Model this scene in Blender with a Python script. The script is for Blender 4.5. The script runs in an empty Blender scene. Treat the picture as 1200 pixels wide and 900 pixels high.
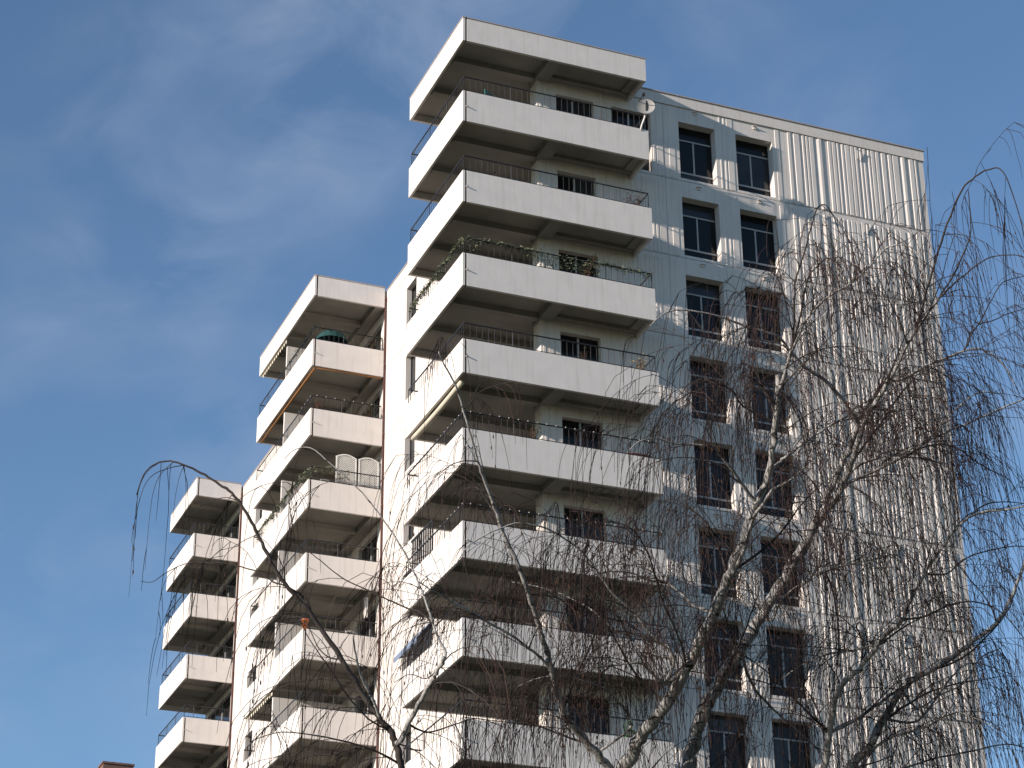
import bpy, bmesh, math, random
from mathutils import Vector, Matrix, noise
S = bpy.context.scene
COL = S.collection
V = Vector
rnd = random.Random(7)

# ------------------------------------------------------------------ camera
GZ = 40.40                     # height of the top balcony's parapet above the ground
CAM = V((-20.642, -54.155, 1.62))
YAW, PITCH, ROLL = 0.3890, 0.4580, -0.0096
FPX = 2601.6                   # focal length for a 1200 px wide picture
FWD = V((math.sin(YAW)*math.cos(PITCH), math.cos(YAW)*math.cos(PITCH), math.sin(PITCH)))
_r = FWD.cross(V((0, 0, 1))).normalized(); _u = _r.cross(FWD)
RT = _r*math.cos(ROLL) + _u*math.sin(ROLL)
UP = -_r*math.sin(ROLL) + _u*math.cos(ROLL)
cd = bpy.data.cameras.new('camera'); cam = bpy.data.objects.new('camera', cd); COL.objects.link(cam)
cd.sensor_width = 36; cd.lens = FPX/1200*36; cd.clip_end = 3000; cd.clip_start = 0.1
m = Matrix((RT, UP, -FWD)).transposed().to_4x4(); m.translation = CAM
cam.matrix_world = m; S.camera = cam
S.render.resolution_x, S.render.resolution_y = 1024, 768

# ------------------------------------------------------------------ light
SUN = V((-5.58, -1.28, 1.52)).normalized()     # towards the sun
SUN_EL = math.asin(SUN.z)
SUN_ROT = math.atan2(SUN.x, SUN.y)
W = bpy.data.worlds.new('World'); S.world = W; W.use_nodes = True
nt = W.node_tree; N = nt.nodes; L = nt.links
bg = N['Background']
sky = N.new('ShaderNodeTexSky'); sky.sky_type = 'NISHITA'; sky.sun_disc = False
sky.sun_elevation = SUN_EL; sky.sun_rotation = SUN_ROT
sky.altitude = 100; sky.air_density = 1.0; sky.dust_density = 0.0; sky.ozone_density = 3.2
bg.inputs['Strength'].default_value = 0.117
# thin high cloud: streaky noise on the sky direction
tc = N.new('ShaderNodeTexCoord')
mp = N.new('ShaderNodeMapping'); mp.inputs['Location'].default_value = (2.3, -0.25, 1.61); mp.inputs['Scale'].default_value = (3.2, 2.0, 5.0)
mp.inputs['Rotation'].default_value = (0.3, 0.5, 0.2)
L.new(tc.outputs['Generated'], mp.inputs['Vector'])
n1 = N.new('ShaderNodeTexNoise'); n1.inputs['Scale'].default_value = 1.7; n1.inputs['Detail'].default_value = 3; n1.inputs['Roughness'].default_value = .5
n2 = N.new('ShaderNodeTexNoise'); n2.inputs['Scale'].default_value = 4.5; n2.inputs['Detail'].default_value = 7; n2.inputs['Roughness'].default_value = .55; n2.inputs['Distortion'].default_value = .5
L.new(mp.outputs[0], n1.inputs['Vector']); L.new(mp.outputs[0], n2.inputs['Vector'])
r1 = N.new('ShaderNodeMapRange'); r1.inputs[1].default_value = .46; r1.inputs[2].default_value = .66
r2 = N.new('ShaderNodeMapRange'); r2.inputs[1].default_value = .38; r2.inputs[2].default_value = .80
L.new(n1.outputs[0], r1.inputs[0]); L.new(n2.outputs[0], r2.inputs[0])
mu = N.new('ShaderNodeMath'); mu.operation = 'MULTIPLY'; L.new(r1.outputs[0], mu.inputs[0]); L.new(r2.outputs[0], mu.inputs[1])
mm = N.new('ShaderNodeMath'); mm.operation = 'MULTIPLY'; mm.inputs[1].default_value = .29; L.new(mu.outputs[0], mm.inputs[0])
mx = N.new('ShaderNodeMix'); mx.data_type = 'RGBA'; L.new(mm.outputs[0], mx.inputs['Factor'])
L.new(sky.outputs[0], mx.inputs['A']); mx.inputs['B'].default_value = (4.2, 4.5, 5.2, 1)
L.new(mx.outputs['Result'], bg.inputs['Color'])
sl = bpy.data.lights.new('sun', 'SUN'); sl.energy = 4.9; sl.angle = math.radians(.5); sl.color = (1.0, .88, .76)
so = bpy.data.objects.new('sun', sl); COL.objects.link(so); so.location = (-60, -60, 80)
so.rotation_euler = SUN.to_track_quat('Z', 'Y').to_euler()
S.view_settings.view_transform = 'Standard'; S.view_settings.look = 'None'
S.view_settings.exposure = 0.52; S.view_settings.gamma = 1
S.render.engine = 'CYCLES'; S.cycles.max_bounces = 8; S.cycles.diffuse_bounces = 5

# ------------------------------------------------------------------ materials
def srgb(r, g, b):
    f = lambda c: (c/12.92 if c <= .04045 else ((c+.055)/1.055)**2.4)
    return (f(r/255), f(g/255), f(b/255), 1)
def mat(name, c, rough=.7, spec=.4, metal=0, var=.15, vscale=3, bump=0, bscale=40, streak=0, c2=None):
    m_ = bpy.data.materials.new(name); m_.use_nodes = True
    t = m_.node_tree; b = t.nodes['Principled BSDF']
    b.inputs['Roughness'].default_value = rough; b.inputs['Specular IOR Level'].default_value = spec; b.inputs['Metallic'].default_value = metal
    tc_ = t.nodes.new('ShaderNodeTexCoord')
    g = t.nodes.new('ShaderNodeNewGeometry')
    no = t.nodes.new('ShaderNodeTexNoise'); no.inputs['Scale'].default_value = vscale; no.inputs['Detail'].default_value = 6
    t.links.new(g.outputs['Position'], no.inputs['Vector'])
    mr = t.nodes.new('ShaderNodeMapRange'); mr.inputs[1].default_value = .3; mr.inputs[2].default_value = .7
    t.links.new(no.outputs[0], mr.inputs[0])
    mi = t.nodes.new('ShaderNodeMix'); mi.data_type = 'RGBA'
    ca = c; cb = c2 if c2 else tuple(x*(1-var) for x in c[:3])+(1,)
    mi.inputs['A'].default_value = cb; mi.inputs['B'].default_value = ca
    t.links.new(mr.outputs[0], mi.inputs['Factor']); last = mi.outputs['Result']
    if streak:
        mp_ = t.nodes.new('ShaderNodeMapping'); mp_.inputs['Scale'].default_value = (5, 5, .35)
        t.links.new(g.outputs['Position'], mp_.inputs['Vector'])
        n3 = t.nodes.new('ShaderNodeTexNoise'); n3.inputs['Scale'].default_value = 1.6; n3.inputs['Detail'].default_value = 5
        t.links.new(mp_.outputs[0], n3.inputs['Vector'])
        m3 = t.nodes.new('ShaderNodeMapRange'); m3.inputs[1].default_value = .5; m3.inputs[2].default_value = .75; m3.inputs[4].default_value = streak
        t.links.new(n3.outputs[0], m3.inputs[0])
        mi2 = t.nodes.new('ShaderNodeMix'); mi2.data_type = 'RGBA'
        t.links.new(m3.outputs[0], mi2.inputs['Factor']); t.links.new(last, mi2.inputs['A'])
        mi2.inputs['B'].default_value = (c[0]*.5, c[1]*.47, c[2]*.42, 1); last = mi2.outputs['Result']
    t.links.new(last, b.inputs['Base Color'])
    if bump:
        nb = t.nodes.new('ShaderNodeTexNoise'); nb.inputs['Scale'].default_value = bscale; nb.inputs['Detail'].default_value = 4
        t.links.new(g.outputs['Position'], nb.inputs['Vector'])
        bp = t.nodes.new('ShaderNodeBump'); bp.inputs['Strength'].default_value = bump; bp.inputs['Distance'].default_value = .02
        t.links.new(nb.outputs[0], bp.inputs['Height']); t.links.new(bp.outputs[0], b.inputs['Normal'])
    return m_
M_white = mat('white_painted_concrete', (.65, .605, .575, 1), .75, .3, var=.07, vscale=1.3, bump=.25, bscale=30, streak=.28)
M_panel = mat('painted_parapet', (.69, .65, .625, 1), .65, .3, var=.08, vscale=2.0, bump=.2, bscale=25, streak=.24)
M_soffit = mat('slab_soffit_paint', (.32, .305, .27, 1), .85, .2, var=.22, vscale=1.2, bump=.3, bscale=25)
M_gap = mat('dark_joint_filler', (.03, .025, .025, 1), .9, .1)
M_pipe = mat('maroon_drainpipe_paint', (.10, .045, .04, 1), .5, .3)
M_rail = mat('black_railing_paint', (.025, .025, .03, 1), .45, .4)
M_glass2 = mat('lighter_window_glass', (.035, .038, .042, 1), .08, .4, var=.4, vscale=.9)
M_glass = mat('dark_window_glass', (.012, .013, .014, 1), .06, .3, var=.4, vscale=.7)
M_frame = mat('pale_window_frame', (.38, .38, .39, 1), .4, .4)
M_coping = mat('metal_coping', (.42, .36, .34, 1), .5, .4, streak=.2)
M_cream = mat('cream_awning_cloth', (.60, .55, .46, 1), .9, .1)
M_curtain = mat('curtain_cloth', (.16, .17, .18, 1), .9, .1, var=.4, vscale=6)

# ------------------------------------------------------------------ mesh helpers
class MB:
    def __init__(s): s.v = []; s.f = []; s.mi = []; s.cur = 0
    def box(s, x0, x1, y0, y1, z0, z1):
        n = len(s.v)
        s.v += [(x0,y0,z0),(x1,y0,z0),(x1,y1,z0),(x0,y1,z0),(x0,y0,z1),(x1,y0,z1),(x1,y1,z1),(x0,y1,z1)]
        for q in ((0,3,2,1),(4,5,6,7),(0,1,5,4),(1,2,6,5),(2,3,7,6),(3,0,4,7)):
            s.f.append(tuple(n+i for i in q)); s.mi.append(s.cur)
    def quad(s, *p):
        n = len(s.v); s.v += [tuple(a) for a in p]; s.f.append(tuple(range(n, n+len(p)))); s.mi.append(s.cur)
    def prism(s, pts, z0, z1):          # pts in xy, counter-clockwise
        n = len(s.v); k = len(pts)
        s.v += [(x, y, z0) for x, y in pts] + [(x, y, z1) for x, y in pts]
        s.f.append(tuple(n+i for i in reversed(range(k)))); s.mi.append(s.cur)
        s.f.append(tuple(n+k+i for i in range(k))); s.mi.append(s.cur)
        for i in range(k):
            j = (i+1) % k; s.f.append((n+i, n+j, n+k+j, n+k+i)); s.mi.append(s.cur)
    def tube(s, pts, rads, sides=6, cap=True):
        if len(pts) < 2: return
        pts = [V(p) for p in pts]
        n0 = len(s.v); k = len(pts)
        t = (pts[1]-pts[0]).normalized()
        a = t.cross(V((0.31, .87, .38))).normalized()
        for i, p in enumerate(pts):
            if i == 0: t2 = pts[1]-pts[0]
            elif i == k-1: t2 = pts[-1]-pts[-2]
            else: t2 = pts[i+1]-pts[i-1]
            if t2.length < 1e-9: t2 = t
            t2 = t2.normalized(); a = (a - t2*a.dot(t2))
            if a.length < 1e-6: a = t2.orthogonal()
            a.normalize(); b = t2.cross(a)
            r = rads[i] if isinstance(rads, (list, tuple)) else rads
            for j in range(sides):
                an = 2*math.pi*j/sides
                q = p + a*(r*math.cos(an)) + b*(r*math.sin(an)); s.v.append((q.x, q.y, q.z))
            t = t2
        for i in range(k-1):
            for j in range(sides):
                j2 = (j+1) % sides
                s.f.append((n0+i*sides+j, n0+i*sides+j2, n0+(i+1)*sides+j2, n0+(i+1)*sides+j)); s.mi.append(s.cur)
        if cap:
            s.f.append(tuple(n0+j for j in reversed(range(sides)))); s.mi.append(s.cur)
            s.f.append(tuple(n0+(k-1)*sides+j for j in range(sides))); s.mi.append(s.cur)
    def blob(s, c, rx, ry, rz, seg=8, rings=5):
        n = len(s.v)
        s.v.append((c[0], c[1], c[2]-rz))
        for i in range(1, rings):
            ph = -math.pi/2 + math.pi*i/rings
            for j in range(seg):
                th = 2*math.pi*j/seg
                s.v.append((c[0]+rx*math.cos(ph)*math.cos(th), c[1]+ry*math.cos(ph)*math.sin(th), c[2]+rz*math.sin(ph)))
        s.v.append((c[0], c[1], c[2]+rz)); top = len(s.v)-1
        for j in range(seg):
            j2 = (j+1) % seg
            s.f.append((n, n+1+j2, n+1+j)); s.mi.append(s.cur)
            s.f.append((top, top-seg+j, top-seg+j2)); s.mi.append(s.cur)
            for i in range(rings-2):
                a = n+1+i*seg
                s.f.append((a+j, a+j2, a+seg+j2, a+seg+j)); s.mi.append(s.cur)
    def lathe(s, c, prof, seg=12):
        n = len(s.v)
        for r, z in prof:
            for j in range(seg):
                th = 2*math.pi*j/seg; s.v.append((c[0]+r*math.cos(th), c[1]+r*math.sin(th), c[2]+z))
        for i in range(len(prof)-1):
            for j in range(seg):
                j2 = (j+1) % seg; s.f.append((n+i*seg+j, n+i*seg+j2, n+(i+1)*seg+j2, n+(i+1)*seg+j)); s.mi.append(s.cur)
    def mesh(s, name, mats, smooth=False):
        me = bpy.data.meshes.new(name); me.from_pydata(s.v, [], s.f)
        for m_ in (mats if isinstance(mats, (list, tuple)) else [mats]): me.materials.append(m_)
        if any(s.mi): me.polygons.foreach_set('material_index', s.mi)
        if smooth: me.polygons.foreach_set('use_smooth', [True]*len(s.f))
        me.update(); return me
    def build(s, name, mats, parent=None, smooth=False, loc=None):
        o = bpy.data.objects.new(name, s.mesh(name, mats, smooth)); COL.objects.link(o)
        if parent: o.parent = parent
        if loc: o.location = loc
        return o
def inst(name, me, parent=None, loc=(0, 0, 0)):
    o = bpy.data.objects.new(name, me); COL.objects.link(o); o.location = loc
    if parent: o.parent = parent
    return o
def tag(o, label, cat, group=None, kind=None):
    if label: o['label'] = label
    if cat: o['category'] = cat
    if group: o['group'] = group
    if kind: o['kind'] = kind
    return o
def thing(name, label, cat, loc=(0, 0, 0), group=None, rz=0):
    o = bpy.data.objects.new(name, None); COL.objects.link(o); o.location = loc; o.rotation_euler[2] = rz
    o.empty_display_size = .2
    return tag(o, label, cat, group)

# ------------------------------------------------------------------ ground
g = MB(); R_ = 1500; n_ = 30
for i in range(n_):
    for j in range(n_):
        x0, x1 = -R_+2*R_*i/n_, -R_+2*R_*(i+1)/n_; y0, y1 = -R_+2*R_*j/n_, -R_+2*R_*(j+1)/n_
        g.quad((x0,y0,0),(x1,y0,0),(x1,y1,0),(x0,y1,0))
M_ground = mat('winter_grass', (.085, .085, .045, 1), .95, .1, vscale=.6, c2=(.045, .055, .025, 1), bump=.5, bscale=8)
o = g.build('ground', M_ground); o['kind'] = 'structure'
M_pave = mat('concrete_paving', (.17, .165, .15, 1), .9, .2, vscale=1.2, var=.2, bump=.2)
g = MB(); g.box(-9, 28, -9, 60, .0, .12)
o = g.build('pavement', M_pave); o['kind'] = 'structure'

# ------------------------------------------------------------------ apartment tower
H = 2.9; BH = 1.108; RT_TOP = 2.748; RBH = .859
AX = 3.633; D1 = 1.279; XE = 17.57; L1 = 6.367; L2 = 4.985
NF = 13                                   # balcony floors below the roof
tower = thing('apartment_tower', 'tall white concrete apartment tower with three balcony stacks and a ribbed window wall', 'building', (0, 0, 0))
ZJ = GZ - .748                            # panel joint of the top storey
STACKS = [dict(x=0.0, y=0.0, A=L1, B=L2, wall=AX, idx=1),
          dict(x=AX-2.931, y=17.746, A=2.931, B=7.52, wall=AX, idx=2),
          dict(x=AX-2.217, y=38.067, A=2.217, B=4.875, wall=AX, idx=3)]
T = .10
def parapet_meshes(s, h, roof):
    A, B = s['A'], s['B']; first = s['idx'] == 1
    r = []
    xr = A if first else A-.10
    f = MB(); f.box(.135, xr, 0, T, -h, 0)
    if roof: f.cur = 1; f.box(.10, xr+.02, -.02, T+.05, .003, .035)
    r.append(f.mesh('parapet_panel', [M_panel, M_coping]))
    f = MB(); f.box(0, .075, 0, B, -h, 0)
    if roof: f.cur = 1; f.box(-.02, .12, -.02, B+.02, .003, .035)
    r.append(f.mesh('parapet_panel', [M_panel, M_coping]))
    f = MB(); f.box(.078, s['wall']-s['x'], B-T, B-.003, -h+.004, -.004)     # far end return
    r.append(f.mesh('parapet_panel', M_panel))
    if first:
        f = MB(); f.box(A-T, A-.003, T+.003, D1-.02, -h+.004, -.004)          # right end return
        r.append(f.mesh('parapet_panel', M_panel))
    return r
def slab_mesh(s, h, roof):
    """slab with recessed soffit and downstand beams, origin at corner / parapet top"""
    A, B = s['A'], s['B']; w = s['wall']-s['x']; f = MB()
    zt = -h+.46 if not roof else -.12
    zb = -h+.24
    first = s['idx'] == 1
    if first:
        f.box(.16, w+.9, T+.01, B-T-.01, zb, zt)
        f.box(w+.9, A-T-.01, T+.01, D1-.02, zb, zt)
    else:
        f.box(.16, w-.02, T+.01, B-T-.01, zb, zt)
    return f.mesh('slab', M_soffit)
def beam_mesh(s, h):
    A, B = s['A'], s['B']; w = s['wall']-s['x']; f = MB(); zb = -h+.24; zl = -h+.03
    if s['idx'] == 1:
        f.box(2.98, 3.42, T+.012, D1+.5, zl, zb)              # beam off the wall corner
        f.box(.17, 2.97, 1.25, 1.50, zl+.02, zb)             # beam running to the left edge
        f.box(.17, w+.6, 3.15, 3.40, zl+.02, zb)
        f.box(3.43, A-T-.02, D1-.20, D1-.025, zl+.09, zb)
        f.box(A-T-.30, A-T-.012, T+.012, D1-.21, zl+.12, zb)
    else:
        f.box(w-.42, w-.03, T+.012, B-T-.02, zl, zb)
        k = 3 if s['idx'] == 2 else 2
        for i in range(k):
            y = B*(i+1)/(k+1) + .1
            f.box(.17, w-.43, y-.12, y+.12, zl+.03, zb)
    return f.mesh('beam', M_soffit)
def rail_mesh(s, gap=.19):
    A, B = s['A'], s['B']; w = s['wall']-s['x']; f = MB(); e = .07; h = .56
    xr = (A-e) if s['idx'] == 1 else A-.14
    path = [V((xr, e, h)), V((e, e, h)), V((e, B-e, h)), V((w*.45, B-e, h))]
    if s['idx'] == 1: path = [V((xr, D1-.05, h))] + path
    for a, b in zip(path, path[1:]):
        f.tube([a, b], .022, 4); f.tube([a-V((0,0,h-.06)), b-V((0,0,h-.06))], .012, 4)
        n = max(1, int((b-a).length/gap))
        for i in range(n+1):
            p = a.lerp(b, i/n); r = .014 if i in (0, n) or i % 8 == 0 else .0055
            f.tube([p, p-V((0, 0, h+.05))], r, 4, False)
    return f.mesh('railing', M_rail)
def spout_mesh(s):
    f = MB(); f.tube([V((.10, .06, -.55)), V((.14, -.07, -.58))], .022, 6)
    return f.mesh('drain_spout', M_frame)
STK = []
for s in STACKS:
    me = dict(p=parapet_meshes(s, BH, False), rp=parapet_meshes(s, RBH, True), s=slab_mesh(s, BH, False), rs=slab_mesh(s, RBH, True),
              b=beam_mesh(s, BH), rb=beam_mesh(s, RBH), r=rail_mesh(s), sp=spout_mesh(s))
    STK.append(me)
    for k in range(NF+1):
        z = GZ+RT_TOP if k == 0 else GZ-(k-1)*H
        if z < 2.5: break
        bal = inst('roof_canopy' if k == 0 else 'balcony', me['rs'] if k == 0 else me['s'], tower, (s['x'], s['y'], z))
        for pm in (me['rp'] if k == 0 else me['p']): inst('parapet_panel', pm, bal)
        inst('beam', me['rb'] if k == 0 else me['b'], bal)
        f = me.get('g')
        if not f:
            fm = MB(); fm.box(.079, .131, .04, .06, -RBH, -.01); me['g0'] = fm.mesh('corner_joint', M_gap)
            fm = MB(); fm.box(.079, .131, .04, .06, -BH, -.01); me['g'] = fm.mesh('corner_joint', M_gap)
        inst('corner_joint', me['g0'] if k == 0 else me['g'], bal)
        if k: inst('railing', me['r'], bal); inst('drain_spout', me['sp'], bal)

# ---- front (right-hand) ribbed wall, storey by storey
prof = random.Random(21)
RIBS = []
x = 3.12
while x < XE-.1:
    w = prof.choice((.07, .09, .13, .17, .23)); gp = prof.choice((.04, .05, .06, .10))
    if not (13.34 < x+w and x < 13.78) and not (16.62 < x+w and x < 16.98) and x+w < XE-.03: RIBS.append((x, x+w))
    if 13.34 < x+w < 13.9: x = 13.78; continue
    if 16.62 < x+w < 17.0: x = 16.99; continue
    x += w+gp
RD = .027
def rib(f, x0, x1, z0, z1, d=RD):
    y0 = D1; f.prism([(x0, y0), (x0+.012, y0-d), (x1-.012, y0-d), (x1, y0)], z0, z1)
WT = .45
def panel(bx0, bx1, holes, top=False, extra=None):
    """wall panel between two joints; z is measured from the lower joint; holes = (x0,x1,z0,z1)"""
    f = MB(); h = H-.02; ztop = h if not top else 2.838
    xs = bx0
    for hx0, hx1, z0, z1 in holes:
        f.box(xs, hx0, D1, D1+WT, .0, ztop)
        if z0 > 0.001: f.box(hx0, hx1, D1+.001, D1+WT, 0, z0)
        f.box(hx0, hx1, D1+.001, D1+WT, z1, ztop)
        xs = hx1
    f.box(xs, bx1, D1, D1+WT, .0, ztop)
    for a, b in RIBS:
        if a < bx0+.01 or b > bx1-.01: continue
        zt = ztop-.17 if not top else ztop-.02
        cut = [hh for hh in holes if b > hh[0]-.03 and a < hh[1]+.03]
        if cut: continue
        rib(f, a, b, .03, zt, RD if a > 12 else .015)
    if bx0 < 13.4 < bx1:           # two broad shallow pilasters beside the wide grooves
        f.prism([(13.36, D1), (13.43, D1-.04), (13.52, D1-.04), (13.60, D1)], .03, ztop-.17 if not top else ztop-.02)
        f.prism([(16.64, D1), (16.71, D1-.04), (16.80, D1-.04), (16.88, D1)], .03, ztop-.17 if not top else ztop-.02)
    return f
hA = [(3.70, 5.06, .10, 2.30)]; hA2 = [(3.70, 5.06, .10, 2.30), (5.68, 7.10, .10, 2.30)]
hB = [(8.12, 9.47, .10, 2.28), (10.24, 11.62, .10, 2.28)]
BAYS = [(3.05, 7.55, hA), (7.56, 12.10, hB), (12.11, XE, [])]
pm = [(panel(a, b, h).mesh('wall_panel', M_white)) for a, b, h in BAYS]
pt = [(panel(a, b, (hA2 if i == 0 else h), True).mesh('wall_panel', M_white)) for i, (a, b, h) in enumerate(BAYS)]
def window_unit(w, h, kind):
    """frame mesh + pane meshes, origin at lower left of the glass plane; kind: grid or door"""
    f = MB(); t = .028; panes = []; f.cur = 1
    f.box(0, w, 0, .07, 0, t); f.box(0, w, 0, .07, h-t, h); f.box(0, t, 0, .07, t, h-t); f.box(w-t, w, 0, .07, t, h-t)
    f.cur = 0
    if kind == 'grid':
        z1, z2 = .42, h-.50
        f.box(t, w-t, -.004, .066, z1-.03, z1+.03); f.box(t, w-t, -.004, .066, z2-.025, z2+.025)
        f.box(w/2-.025, w/2+.025, -.002, .064, z1+.03, z2-.025)
        panes = [(t, w-t, t, z1-.03), (t, w/2-.025, z1+.03, z2-.025), (w/2+.025, w-t, z1+.03, z2-.025), (t, w-t, z2+.025, h-t)]
    else:
        f.box(w/2-.03, w/2+.03, -.004, .066, t, h-t)
        panes = [(t, w/2-.03, t, h-t), (w/2+.03, w-t, t, h-t)]
    pms = []
    for a, b, c, d in panes:
        p = MB(); p.box(a, b, .03, .04, c, d); pms.append(p.mesh('pane', M_glass))
    return f.mesh('window', [M_frame, M_rail]), pms
WG = [window_unit(1.35, 2.18, 'grid'), window_unit(1.38, 2.18, 'grid')]
WD = window_unit(1.36, 2.20, 'door'); WD2 = window_unit(1.42, 2.20, 'door')
wr = random.Random(3)
def put_window(u, loc, rz=0, curtain=0):
    o = inst('window', u[0], tower, loc); o.rotation_euler[2] = rz
    for p in u[1]:
        q = inst('pane', p, o)
        if wr.random() < .28: q.material_slots[0].link = 'OBJECT'; q.material_slots[0].material = M_glass2
    return o
vent = MB(); vent.box(-.05, .05, -.04, .0, -.05, .03); vent.box(-.08, .08, -.09, 0, .031, .05); vent_me = vent.mesh('vent', M_white)
hook = MB(); hook.tube([V((0, 0, -.30)), V((0, -.05, -.28)), V((0, -.07, 0)), V((.03, -.07, .03)), V((.17, -.07, .03))], .022, 6); hook_me = hook.mesh('overflow_pipe', M_frame)
nfl = int(ZJ/H)
for k in range(nfl+1):
    z = ZJ - k*H
    if z < -2: break
    for i, me in enumerate(pt if k == 0 else pm): inst('wall_panel', me, tower, (0, 0, z))
    put_window(WG[0], (8.12, D1+.31, z+.10)); put_window(WG[1], (10.24, D1+.31, z+.10))
    put_window(WD, (3.70, D1+.20, z+.10))
    if k == 0: put_window(WD2, (5.68, D1+.20, z+.10))
    inst('vent', vent_me, tower, (8.74, D1, z+2.70)); inst('vent', vent_me, tower, (10.98, D1, z+2.68))
    inst('overflow_pipe', hook_me, tower, (14.9, D1-.03, z+2.62))
# parapet of the ribbed wall and of the long left wall
f = MB(); f.box(3.05, XE+.03, D1-.05, D1+WT, ZJ+2.842, GZ+2.49); f.build('roof_parapet', M_white, tower)
f = MB(); f.box(3.04, XE+.06, D1-.085, D1+WT+.1, GZ+2.492, GZ+2.53); f.build('roof_coping', M_coping, tower)
# ---- return of the corner pier and the recess behind the main balconies
def left_panels(y0, y1, xw, windows=(), depth=.3, name='wall_panel', ribs=(), x_in=None):
    """storey-high panels in the plane x = xw between y0 and y1, facing left"""
    h = H-.02
    f = MB(); ys = y0
    for a, b, z0, z1 in windows:
        f.box(xw, xw+depth, ys, a, 0, h)
        if z0 > 0.001: f.box(xw+.001, xw+depth, a, b, 0, z0)
        f.box(xw+.001, xw+depth, a, b, z1, h); ys = b
    f.box(xw, xw+depth, ys, y1, 0, h)
    for a, b in ribs: f.prism([(xw, a), (xw, b), (xw-.03, b-.02), (xw-.03, a+.02)][::-1], .03, h-.17)
    me = f.mesh(name, M_white)
    for k in range(nfl+1):
        z = ZJ-k*H
        inst(name, me, tower, (0, 0, z))
def ribset(a, b, seed):
    r_ = random.Random(seed); out = []; y = a
    while y < b: w = r_.choice((.1, .13, .18)); out.append((y, y+w)); y += w+r_.choice((.07, .1, .14))
    return out
left_panels(D1+WT+.002, 1.86, 3.05, depth=.5)
left_panels(1.862, 4.98, 4.52, windows=[(2.2, 4.5, .10, 2.3)], depth=.3)
left_panels(4.985, 17.74, AX, windows=[(14.35, 15.45, .5, 2.3)], ribs=ribset(10.0, 13.2, 3)+ribset(5.4, 7, 4))
left_panels(17.745, 25.26, AX, windows=[(18.4, 20.6, .10, 2.3), (22.4, 24.6, .10, 2.3)])
left_panels(25.265, 38.06, AX, windows=[(34.6, 35.7, .5, 2.3)], ribs=ribset(29.5, 33.0, 5)+ribset(25.6, 27.5, 6))
left_panels(38.065, 42.94, AX, windows=[(38.5, 42.4, .10, 2.3)])
LW4 = window_unit(3.9, 2.2, 'door'); LW = window_unit(2.3, 2.2, 'door'); LW2 = window_unit(2.2, 2.2, 'door'); LW3 = window_unit(1.1, 1.8, 'door')
for k in range(nfl+1):
    z = ZJ-k*H
    put_window(LW, (4.66, 4.5, z+.10), -math.pi/2)
    for y in (20.6, 24.6): put_window(LW2, (AX+.14, y, z+.10), -math.pi/2)
    put_window(LW4, (AX+.14, 42.4, z+.10), -math.pi/2)
    for y in (15.45, 35.7): put_window(LW3, (AX+.2, y, z+.50), -math.pi/2)
f = MB()
f.box(AX, AX+.3, 4.99, 42.93, ZJ+H+.0, GZ+2.63)
f.build('roof_parapet', M_white, tower)
f = MB(); f.box(AX-.03, AX+.36, 4.985, 42.97, GZ+2.632, GZ+2.67); f.build('roof_coping', M_coping, tower)
f = MB(); f.box(3.05, 5.0, D1+WT+.01, 4.98, ZJ+2.9, GZ+2.45); f.build('roof_parapet', M_white, tower)
# core that closes the building behind the panels
f = MB(); f.box(5.2, XE-.004, D1+WT+.16, 42.9, 0.1, GZ+2.35); f.box(AX+.34, 5.19, 5.3, 42.9, .1, GZ+2.35)
f.box(3.56, 4.5, D1+WT+.17, 1.855, .1, GZ+2.3)
f.build('core_wall', M_white, tower)
# privacy partitions on the middle stack, drainpipes beside the middle and rear stacks
f = MB(); f.box(.02, 2.92, 3.84, 3.96, -.625, 1.55); part_me = f.mesh('privacy_partition', M_panel)
for k in range(NF+1):
    z = GZ-(k)*H
    if z > 3: inst('privacy_partition', part_me, tower, (STACKS[1]['x']+.08, STACKS[1]['y'], z))
for s in STACKS[1:]:
    f = MB(); f.tube([V((AX-.045, s['y']+.03, .2)), V((AX-.045, s['y']+.03, GZ+RT_TOP-.45))], .042, 8)
    z = GZ+RT_TOP-.5
    while z > 2: f.tube([V((AX-.045, s['y']+.03, z)), V((AX-.045, s['y']+.03, z+.1))], .06, 8); z -= H
    f.build('drainpipe', M_pipe, tower, True)

# ------------------------------------------------------------------ things on the balconies
M_teal = mat('teal_plastic', (.03, .16, .15, 1), .5, .4)
M_dgreen = mat('dark_green_canvas', (.02, .07, .07, 1), .8, .2, vscale=8)
M_leaf = mat('pale_leaf', (.22, .24, .15, 1), .7, .3, var=.5, vscale=9)
M_leafd = mat('dark_leaf', (.035, .05, .02, 1), .7, .3, var=.5, vscale=9)
M_dry = mat('dry_plant', (.13, .06, .035, 1), .8, .2, var=.5, vscale=9)
M_yellow = mat('straw_yellow_plant', (.42, .28, .10, 1), .8, .2, var=.4, vscale=9)
M_red = mat('dull_red_plastic', (.17, .035, .03, 1), .5, .3)
M_terra = mat('terracotta', (.42, .14, .06, 1), .8, .2)
M_plastic = mat('white_plastic', (.75, .74, .72, 1), .4, .4)
M_dish = mat('grey_dish_paint', (.33, .32, .31, 1), .6, .3)
M_wire = mat('dark_wire', (.03, .03, .03, 1), .6, .2)
M_brightgreen = mat('bright_green_plastic', (.08, .30, .04, 1), .5, .3)
M_blue = mat('blue_grey_sheet', (.20, .25, .36, 1), .9, .1, var=.3, vscale=5)
M_bulb = mat('clear_bulb', (.45, .43, .38, 1), .2, .6)
M_orange = mat('orange_brown_canvas', (.27, .13, .05, 1), .8, .2)
X2, Y2 = STACKS[1]['x'], STACKS[1]['y']
def BZ(k): return GZ-(k-1)*H
def FL(k): return BZ(k)-BH+.46
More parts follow.
